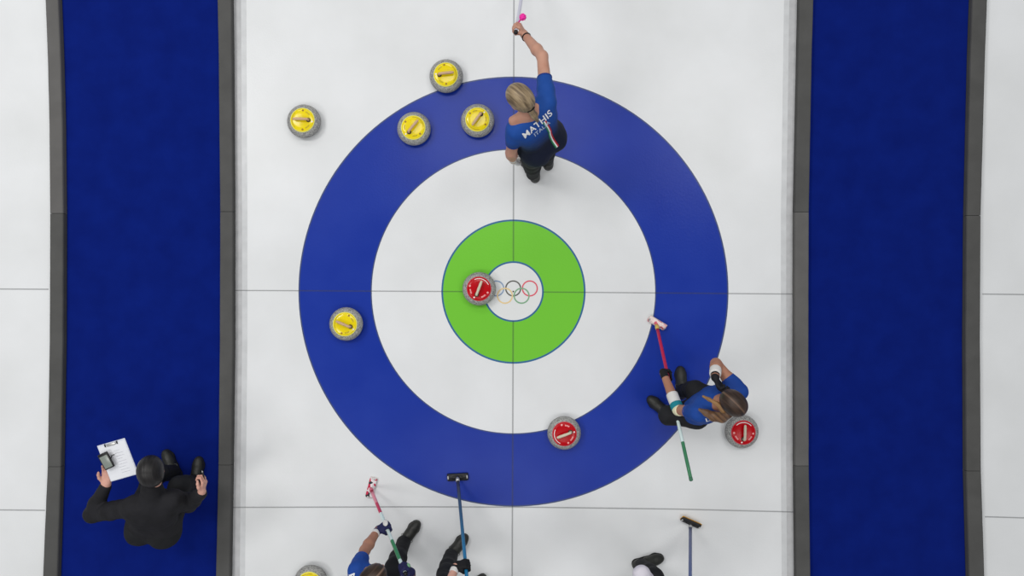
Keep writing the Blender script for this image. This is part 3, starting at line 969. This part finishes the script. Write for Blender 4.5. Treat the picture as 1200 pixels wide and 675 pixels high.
        for (t0, t1, m, rr) in cfg.get('bands' + S, ()):
            sh, el, w = J['sh' + S], J['el' + S], J['wr' + S]
            def along(t): return lerp(sh, el, t) if t <= 1 else lerp(el, w, t - 1)
            s = Solid()
            n = 8
            pts = [along(t0 + (t1 - t0) * i / n) for i in range(n + 1)]
            s.chain(pts, [rr] * (n + 1), 0.01)
            s.cut(pts[0], pts[0] - pts[1]); s.cut(pts[-1], pts[-1] - pts[-2])
            solid_obj('arm_band', s, m, root, 0.0045)
    # --- shoes
    for S in 'LR':
        a = J['an' + S]; fd = J['toe' + S] - a; fd.z = 0; fd.normalize()
        sd = Vector((-fd.y, fd.x, 0)); up = Vector((0, 0, 1))
        o = Vector((a.x, a.y, zf))
        def Q(x, y, z): return o + fd * x + sd * y + up * z
        s = Solid()
        s.ell(Q(-0.030, 0, 0.045), (fd, sd, up), (0.050, 0.040, 0.052), 0.02)
        s.chain([Q(-0.01, 0, 0.058), Q(0.06, 0, 0.050), Q(0.12, 0, 0.036)], [0.044, 0.040, 0.034], 0.03)
        s.ell(Q(0.125, 0, 0.026), (fd, sd, up), (0.078, 0.047, 0.040), 0.03)
        s.cap(Q(-0.012, 0, 0.075), Q(-0.012, 0, 0.105), 0.047, 0.046, 0.015)
        s.cut(Q(0, 0, 0.014), (0, 0, -1)); s.cut(Q(0, 0, 0.118), (0, 0, 1))
        sho = solid_obj('shoe', s, cfg.get('shoe_mat', M_SHOE), root, 0.005)
        t = Solid()
        t.chain([Q(-0.035, 0, 0.010), Q(0.04, 0, 0.010), Q(0.13, 0.0, 0.010), Q(0.165, 0, 0.010)], [0.043, 0.040, 0.049, 0.038], 0.02)
        t.cut(Q(0, 0, 0.0005), (0, 0, -1)); t.cut(Q(0, 0, 0.018), (0, 0, 1))
        solid_obj('sole', t, M_SOLE, sho, 0.0045)
        for i, (x, z) in enumerate(((0.045, 0.089), (0.070, 0.084), (0.095, 0.076))):
            V, F = tube([Q(x, -0.030, z - 0.018), Q(x + 0.004, -0.015, z - 0.001), Q(x + 0.006, 0, z + 0.003), Q(x + 0.004, 0.015, z - 0.001), Q(x, 0.030, z - 0.018)], 0.0028, 8)
            obj('lace', V, F, M_LACE, sho)
        for sgn in (-1, 1):
            pts = [Q(0.040 + 0.018 * math.sin(x), sgn * (0.004 + 0.026 * (1 - math.cos(x))), 0.091 - 0.016 * (1 - math.cos(x))) for x in [2 * math.pi * i / 14 for i in range(15)]]
            V, F = tube(pts, 0.0022, 8)
            obj('lace_loop', V, F, M_LACE, sho)
    # --- print on the back
    nback = lat_s.cross(spine).normalized()
    if nback.dot(fwd) > 0: nback = -nback
    def project(pts2, u0, v0, lift):
        out = []
        c = lerp(shC, hipC, v0) + lat_s * u0
        nb_ = (nback * 0.62 + Vector((0, 0, 0.78))).normalized()
        su = lat_s - nb_ * lat_s.dot(nb_); su.normalize()
        sv = nb_.cross(su); sv = sv if sv.dot(spine) > 0 else -sv
        for x, y in pts2:
            p = c + su * x + sv * y
            hit = bvh.ray_cast(p + nb_ * 0.5, -nb_)
            q = hit[0] + hit[1] * lift if hit[0] is not None else p + nback * 0.09
            out.append(q)
        return out
    for (txt, size, u0, v0, mat, rot) in cfg.get('words', ()):
        cu = bpy.data.curves.new('lettering', 'FONT')
        cu.body = txt; cu.size = size; cu.align_x = 'CENTER'; cu.align_y = 'CENTER'; cu.offset = size * 0.018; cu.space_character = 1.06
        to = bpy.data.objects.new('lettering', cu); COL.objects.link(to)
        bpy.context.view_layer.update()
        m0 = bpy.data.meshes.new_from_object(to.evaluated_get(bpy.context.evaluated_depsgraph_get()))
        bpy.data.objects.remove(to, do_unlink=True)
        bm = bmesh.new(); bm.from_mesh(m0)
        bmesh.ops.triangulate(bm, faces=bm.faces)
        for _ in range(5):
            es = [e for e in bm.edges if e.calc_length() > 0.006]
            if not es: break
            bmesh.ops.subdivide_edges(bm, edges=es, cuts=1)
            bmesh.ops.triangulate(bm, faces=bm.faces)
        cs, sn = math.cos(rot), math.sin(rot)
        pr = project([(v.co.x * cs - v.co.y * sn, v.co.x * sn + v.co.y * cs) for v in bm.verts], u0, v0, 0.0035)
        for v, q in zip(bm.verts, pr): v.co = q
        bm.normal_update()
        me2 = bpy.data.meshes.new('lettering'); bm.to_mesh(me2); bm.free()
        link('lettering', me2, mat, top, False)['label'] = 'white printed lettering'
    for (pts, w, mat, u0, v0, name) in cfg.get('ribbons', ()):
        V2, F = [], []
        n = 0
        for (x0, y0), (x1, y1) in zip(pts, pts[1:]):
            for i in range(9):
                t = i / 8
                x, y = x0 + (x1 - x0) * t, y0 + (y1 - y0) * t
                V2 += [(x - w / 2, y), (x + w / 2, y)]
                if i: F.append((n - 2, n - 1, n + 1, n))
                n += 2
        obj(name, project(V2, u0, v0, 0.0018), F, mat, top)
    return root, J, off

# materials of single garments
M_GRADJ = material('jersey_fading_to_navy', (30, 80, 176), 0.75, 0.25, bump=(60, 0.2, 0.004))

def V3(*a): return Vector(a)

# ---- the blonde player with outstretched arm
fd1 = V3(-0.62, 0.78, 0)
J1 = dict(anL=W(625, 203, .09), anR=W(641, 188, .09), toeL=W(612, 182, 0), toeR=W(630, 167, 0),
          knL=W(623, 190, .5), knR=W(640, 174, .5), hipL=W(624, 174, .9), hipR=W(643, 157, .9),
          shL=W(604, 153, 1.31), shR=W(641, 120, 1.33), elL=W(599, 179, 1.08), wrL=W(601, 187, .86),
          elR=W(635.5, 66, 1.20), wrR=W(612, 42, 1.08), head=W(609, 114.5, 1.50))
pt = b1[1]
gA = pt(b1[3] - 0.062)
HAIR_BLOND = hair_material('blonde_hair', (96, 80, 60), (164, 144, 114))
nt = M_GRADJ.node_tree       # the jersey's own fade from royal blue at the shoulders to navy at the hem
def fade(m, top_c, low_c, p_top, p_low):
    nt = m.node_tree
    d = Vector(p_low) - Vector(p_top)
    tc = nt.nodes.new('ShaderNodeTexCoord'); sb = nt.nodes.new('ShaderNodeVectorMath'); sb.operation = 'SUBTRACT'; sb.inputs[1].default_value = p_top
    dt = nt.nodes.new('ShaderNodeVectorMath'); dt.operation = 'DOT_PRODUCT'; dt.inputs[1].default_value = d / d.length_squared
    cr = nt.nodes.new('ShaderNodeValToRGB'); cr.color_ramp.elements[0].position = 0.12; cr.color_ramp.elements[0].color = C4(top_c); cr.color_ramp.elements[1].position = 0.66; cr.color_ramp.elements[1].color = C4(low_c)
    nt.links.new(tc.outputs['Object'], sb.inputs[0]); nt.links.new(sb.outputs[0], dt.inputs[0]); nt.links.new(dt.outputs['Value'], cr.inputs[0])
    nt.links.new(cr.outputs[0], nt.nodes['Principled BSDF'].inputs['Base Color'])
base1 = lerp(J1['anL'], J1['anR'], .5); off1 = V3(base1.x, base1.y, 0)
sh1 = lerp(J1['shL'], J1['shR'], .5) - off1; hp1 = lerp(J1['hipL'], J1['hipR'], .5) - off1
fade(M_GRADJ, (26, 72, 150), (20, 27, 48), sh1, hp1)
person('blonde player in blue jersey stretching one arm up over the upper ring', J1, dict(
    face_dir=fd1, head_fw=V3(-0.58, 0.55, -0.62), top_mat=M_GRADJ, hair_mat=HAIR_BLOND, hem=0.0, long_hem=True, sleeve=0.46,
    handR=('grip', gA, b1[2], V3(0, -0.2, 1), V3(-0.3, 0.95, 0.1)),
    handL=('open', V3(-0.05, 0.2, -1), V3(0.6, 0.5, 0.0), 1, 35), gloveL=M_WHITEF, hem_mat=material('navy_hem', (30, 54, 124), 0.8, 0.2),
    bandsR=((1.86, 1.90, M_DARKTIE, 0.029),),
    extra_skin=((W(617, 134, 1.40), W(601, 141, 1.365), 0.040, 0.030),),
    tails=(([W(619, 125, 1.53), W(622.5, 130, 1.50), W(626, 135, 1.46), W(630, 142, 1.40)], [0.026, 0.022, 0.024, 0.010]),),
    tie=(W(621.5, 128, 1.505), V3(0.5, -0.75, -0.45), 0.027),
    words=(('MATHIS', 0.070, -0.008, 0.135, M_PRINT, 0.0), ('ITALIA', 0.046, 0.004, 0.30, M_DIM, 0.0)),
    ribbons=tuple((p, 0.0105, m, 0.042 + o_, 0.19, 'flag_stripe') for o_, m, p in ((-0.0105, M_FG, [(0, 0.0), (0.002, -0.13), (-0.004, -0.17), (-0.004, -0.33)]), (0, M_PRINT, [(0, 0.0), (0.002, -0.13), (-0.004, -0.17), (-0.004, -0.33)]), (0.0105, M_FR, [(0, 0.0), (0.002, -0.13), (-0.004, -0.17), (-0.004, -0.33)])))))

# ---- the squatting player on the right
fd2 = V3(-0.6, 0.8, 0)
J2 = dict(anR=W(800, 458, .09), anL=W(782, 485, .09), toeR=W(797, 436, 0), toeL=W(761, 467, 0),
          knR=W(814, 457, .48), knL=W(783, 487, .5), hipR=W(829, 470, .52), hipL=W(813, 483, .52),
          shR=W(866, 459, .88), shL=W(818, 484, .87), elR=W(839, 426, .82), wrR=W(838, 441, .95),
          elL=W(794.5, 480, .62), wrL=W(785, 448, .45), head=W(858, 471, 1.10))
t2 = 0.50
gB = b2[1](t2)
HAIR_BROWN = hair_material('brown_hair', (36, 26, 21), (68, 50, 39), part=(104, 80, 64))
HAIR_GOLD = hair_material('golden_hair', (112, 80, 46), (164, 124, 78))
person('squatting player in blue jersey with long brown ponytail and black gloves', J2, dict(
    face_dir=fd2, head_fw=V3(-0.62, 0.62, -0.48), top_mat=M_BLUESHIRT, hair_mat=HAIR_BROWN, sleeve=0.38, hem=0.05, hair_thick=0.003,
    handL=('grip', gB, b2[2], V3(-1, 0, 0.2), V3(0.1, 0.0, -1)), gloveL=M_GLOVEB, cuffmatL=None,
    handR=('open', V3(0.15, -0.6, 0.25), V3(0.7, -0.2, 0.4), -1, 60), gloveR=M_GLOVEB, skin=M_SKINT,
    bandsL=((0.86, 1.02, M_CREAM, 0.043), (1.02, 1.16, M_TEAL, 0.0435), (1.16, 1.42, M_WHITEF, 0.0425)),
    bandsR=((1.42, 1.86, M_WHITEF, 0.039),),
    tails=(([W(853, 484, 1.08), W(846, 489, 1.02), W(836, 488, .98), W(828, 484, .99), W(820, 480, .985)], [0.040, 0.040, 0.036, 0.026, 0.012], hair_material('brown_tail', (80, 58, 44), (128, 96, 68))),
           ([W(848, 480, 1.09), W(840, 473, 1.08), W(831, 468, 1.06), W(824, 464.5, 1.04)], [0.028, 0.015, 0.013, 0.009], HAIR_GOLD)),
    words=(('LO', 0.066, -0.100, 0.12, M_PRINT, 0.0),)))

# ---- the brown-haired player at the bottom, sweeping
fd3 = V3(0.6, 0.8, 0)
gC = b3[1](0.60); gD = b3[1](b3[3] - 0.05)
J3 = dict(anR=W(473, 636, .09), toeR=W(486, 617, 0), anL=W(428, 705, .09), toeL=W(436, 688, 0),
          knR=W(463, 664, .5), knL=W(424, 692, .5), hipR=W(438, 712, .80), hipL=W(416, 702, .80),
          shL=W(419, 668, 1.10), shR=W(456, 694, 1.08), elL=W(427.5, 645, .84), wrL=W(445, 622, .66),
          elR=W(481, 694, .92), wrR=W(480, 676, .98), head=W(438, 675, 1.26))
person('brown-haired player in blue jersey leaning over a broom at bottom edge', J3, dict(
    face_dir=fd3, head_fw=V3(0.62, 0.55, -0.5), top_mat=M_BLUESHIRT, hair_mat=hair_material('chestnut_hair', (36, 26, 20), (70, 51, 39), part=(132, 106, 90)), sleeve=0.50, hem=0.05, skin=M_SKINT,
    handL=('grip', gC, b3[2], V3(-0.6, 0.6, 0.6), V3(0.7, 0.5, 0.0)), gloveL=M_GLOVEN, cuffmatL=M_WHITEF, patchL=(M_WHITEF, 0.020, 0.0, 0.040, 0.022),
    handR=('grip', gD, b3[2], V3(0.7, -0.1, 0.7), V3(-0.4, 0.8, 0.0)), gloveR=M_GLOVEN, patchR=(material('pale_green_patch', (120, 168, 130), 0.7, 0.2), 0.010, 0.004, 0.022, 0.016),
    tails=(([W(432, 684, 1.27), W(426, 690, 1.22), W(422, 697, 1.14)], [0.030, 0.026, 0.012]),),
    words=(('A', 0.07, -0.15, 0.02, M_PRINT, 0.0),)))

# ---- dark-clothed player at the bottom centre, mostly past the edge of the photo
fd4 = V3(0.55, 0.83, 0)
gE = b4[1](0.885); gF = b4[1](b4[3] - 0.05)
J4 = dict(anL=W(528.5, 651, .09), toeL=W(545, 629, 0), anR=W(552, 700, .09), toeR=W(562, 682, 0),
          knL=W(523, 672, .5), knR=W(553, 718, .5), hipL=W(520, 704, .9), hipR=W(540, 722, .9),
          shL=W(510, 712, 1.30), shR=W(552, 728, 1.30), elL=W(517, 707, 1.02), wrL=W(533, 678, .86),
          elR=W(575, 732, 1.06), wrR=W(560, 715, 1.0), head=W(534, 712, 1.52))
person('dark-clothed player at bottom centre stepping forward behind a blue broom', J4, dict(
    face_dir=fd4, head_fw=V3(0.5, 0.75, -0.4), top_mat=M_JACKET, top_name='jacket', hair_mat=hair_material('black_hair', (24, 22, 22), (48, 44, 42)), sleeve=1.35, hem=0.0, skin=M_SKINP,
    handL=('grip', gE, b4[2], V3(-0.3, -0.3, 0.9), V3(0.9, 0.4, 0.0)), gloveL=M_GLOVEB, cuffmatL=M_WHITEF,
    handR=('grip', gF, b4[2], V3(0.5, -0.2, 0.8), V3(-0.7, 0.6, 0.0)), gloveR=M_GLOVEB))

# ---- player at the bottom right, mostly past the edge of the photo
fd5 = V3(0.92, 0.4, 0)
gG = b5[1](b5[3] - 0.06)
J5 = dict(anL=W(752.5, 663, .09), toeL=W(774, 653, 0), anR=W(772, 716, .09), toeR=W(792, 708, 0),
          knL=W(767, 676, .52), knR=W(782, 730, .5), hipL=W(762, 706, .85), hipR=W(770, 730, .85),
          shL=W(763, 707, 1.26), shR=W(786, 746, 1.26), elL=W(752, 672.5, 1.08), wrL=W(768, 692, .95),
          elR=W(812, 742, 1.04), wrR=W(812, 716, 1.0), head=W(795, 728, 1.50))
person('player in white top and black trousers at bottom edge, one black shoe showing', J5, dict(
    face_dir=fd5, head_fw=V3(0.85, 0.4, -0.3), top_mat=M_WJACKET, top_name='jacket', hair_mat=hair_material('dark_hair', (26, 23, 22), (52, 46, 42)), sleeve=1.8, hem=0.0, skin=M_SKINP,
    handL=('open', V3(0.7, -0.5, -0.5), V3(0.2, 0.4, -0.8), 1, 40), 
    handR=('grip', gG, b5[2], V3(0.3, -0.4, 0.8), V3(-0.3, 0.9, 0.0)), gloveR=M_GLOVEB))

# ---- the official crouching on the carpet
fd6 = V3(0.1, 1, 0)
J6 = dict(anL=W(201.5, 554, .10), toeL=W(195.5, 529, 0), anR=W(228, 565, .10), toeR=W(234, 545, 0),
          knL=W(178, 556, .5), knR=W(210, 570, .5), hipL=W(166, 616, .52), hipR=W(194, 620, .52),
          shL=W(154, 594, .82), shR=W(203, 585, .82), elL=W(108, 603, .60), wrL=W(124.5, 568, .73),
          elR=W(221, 591, .62), wrR=W(236, 577, .78), head=W(178, 551, .98))
person('official in dark jacket crouching on the left carpet with a clipboard', J6, dict(
    face_dir=fd6, head_fw=V3(-0.1, 0.75, -0.65), top_mat=M_JACKET, top_name='jacket', hair_mat=hair_material('jet_black_hair', (18, 17, 18), (36, 34, 35)), hair_thick=0.010, sleeve=1.92, hem=0.0, build=1.1, hunch=True, ground=0.0125,
    skin=M_SKINP, collar=True,
    handL=('open', V3(0.15, 0.9, 0.1), V3(0.3, 0.0, 1), -1, 22),
    handR=('open', V3(0.25, 0.8, 0.1), V3(-0.9, 0.15, -0.1), 1, 70)))

# ------------------------------------------------------------------ things the official holds
def prism(corners, th):
    """four top corners in order; a slab th thick below them"""
    c = [Vector(p) for p in corners]
    n = (c[1] - c[0]).cross(c[3] - c[0]).normalized()
    if n.z < 0: n = -n
    return c, n
M_BOARD = material('pale_board', (206, 210, 222), 0.5, 0.3)
M_PAPER = material('paper', (224, 226, 234), 0.8, 0.2)
M_INK = material('ink', (126, 128, 140), 0.8, 0.2)
M_SCREEN = material('grey_green_screen', (128, 136, 130), 0.25, 0.5)
cb = [W(110, 523.5, .80), W(143, 515, .83), W(165.5, 553.5, .80), W(134, 563.5, .77)]
cc = sum(cb, Vector()) / 4
ux = ((cb[1] - cb[0]) + (cb[2] - cb[3])).normalized(); uy = (cb[0] - cb[3]) + (cb[1] - cb[2]); uy = (uy - ux * uy.dot(ux)).normalized(); un = ux.cross(uy).normalized()
wx = ((cb[1] - cb[0]).length + (cb[2] - cb[3]).length) / 2; wy = ((cb[0] - cb[3]).length + (cb[1] - cb[2]).length) / 2
RB = Matrix((ux, uy, un)).transposed().to_4x4()
clip = empty('clipboard', cc, 'pale clipboard in the hand of the crouching official', 'clipboard')
clip.rotation_mode = 'QUATERNION'; clip.rotation_quaternion = RB.to_quaternion()
bm = bmesh.new(); add_box(bm, (wx, wy, 0.006), (0, 0, 0), None, 0.002); obj_bm('board', bm, M_BOARD, clip, False)
bm = bmesh.new(); add_box(bm, (wx - 0.014, wy - 0.02, 0.002), (0.0, -0.004, 0.0041)); pp = obj_bm('paper', bm, M_PAPER, clip, False)
V, F = [], []
for i in range(9):
    y = wy * 0.25 - i * 0.022; x0 = -wx * 0.02; x1 = wx * (0.30 if i % 3 else 0.2)
    F.append(tuple(len(V) + k for k in range(4))); V += [(x0, y, 0.0053), (x1, y, 0.0053), (x1, y + 0.0015, 0.0053), (x0, y + 0.0015, 0.0053)]
obj('ruled_lines', V, F, M_INK, pp, False)
bm = bmesh.new(); add_box(bm, (0.075, 0.020, 0.008), (0.0, wy / 2 - 0.016, 0.009), None, 0.003); cl = obj_bm('clip', bm, M_STEEL, clip)
for s in (-1, 1):
    bm = bmesh.new(); add_box(bm, (0.007, 0.024, 0.010), (s * 0.05, wy / 2 - 0.014, 0.009), None, 0.002); obj_bm('clip_arm', bm, M_BLACKP, cl)
# timer held on the board
tp = W(124.5, 540, .835)
tm = empty('handheld_timer', tp, 'black timer with grey screen held on the clipboard', 'timer')
tm.rotation_mode = 'QUATERNION'
tm.rotation_quaternion = (RB @ Matrix.Rotation(math.radians(8), 4, 'Z')).to_quaternion()
bm = bmesh.new(); add_box(bm, (0.086, 0.128, 0.014), (0, 0, 0), None, 0.006); obj_bm('case', bm, M_BLACKP, tm)
bm = bmesh.new(); add_box(bm, (0.066, 0.098, 0.003), (0.0, -0.006, 0.0072), None, 0.001); obj_bm('screen', bm, M_SCREEN, tm)
V, F = tube([(0.040, 0.0, 0.002), (0.065, 0.02, 0.001), (0.085, 0.016, 0.001)], 0.004, 10); obj('strap', V, F, M_BLACKP, tm)
# pen in the other hand
pn = W(238.5, 560, .80)
pen = empty('pen', pn, 'short black pen in the other hand of the official', 'pen')
V, F = tube([(0.004, -0.05, -0.02), (0.0, 0.02, 0.004), (-0.003, 0.045, 0.014)], [0.006, 0.0065, 0.006], 14); pb = obj('barrel', V, F, M_BLACKP, pen)
V, F = tube([(-0.003, 0.045, 0.014), (-0.0045, 0.058, 0.019)], [0.0055, 0.0015], 12); obj('tip', V, F, M_STEEL, pen)
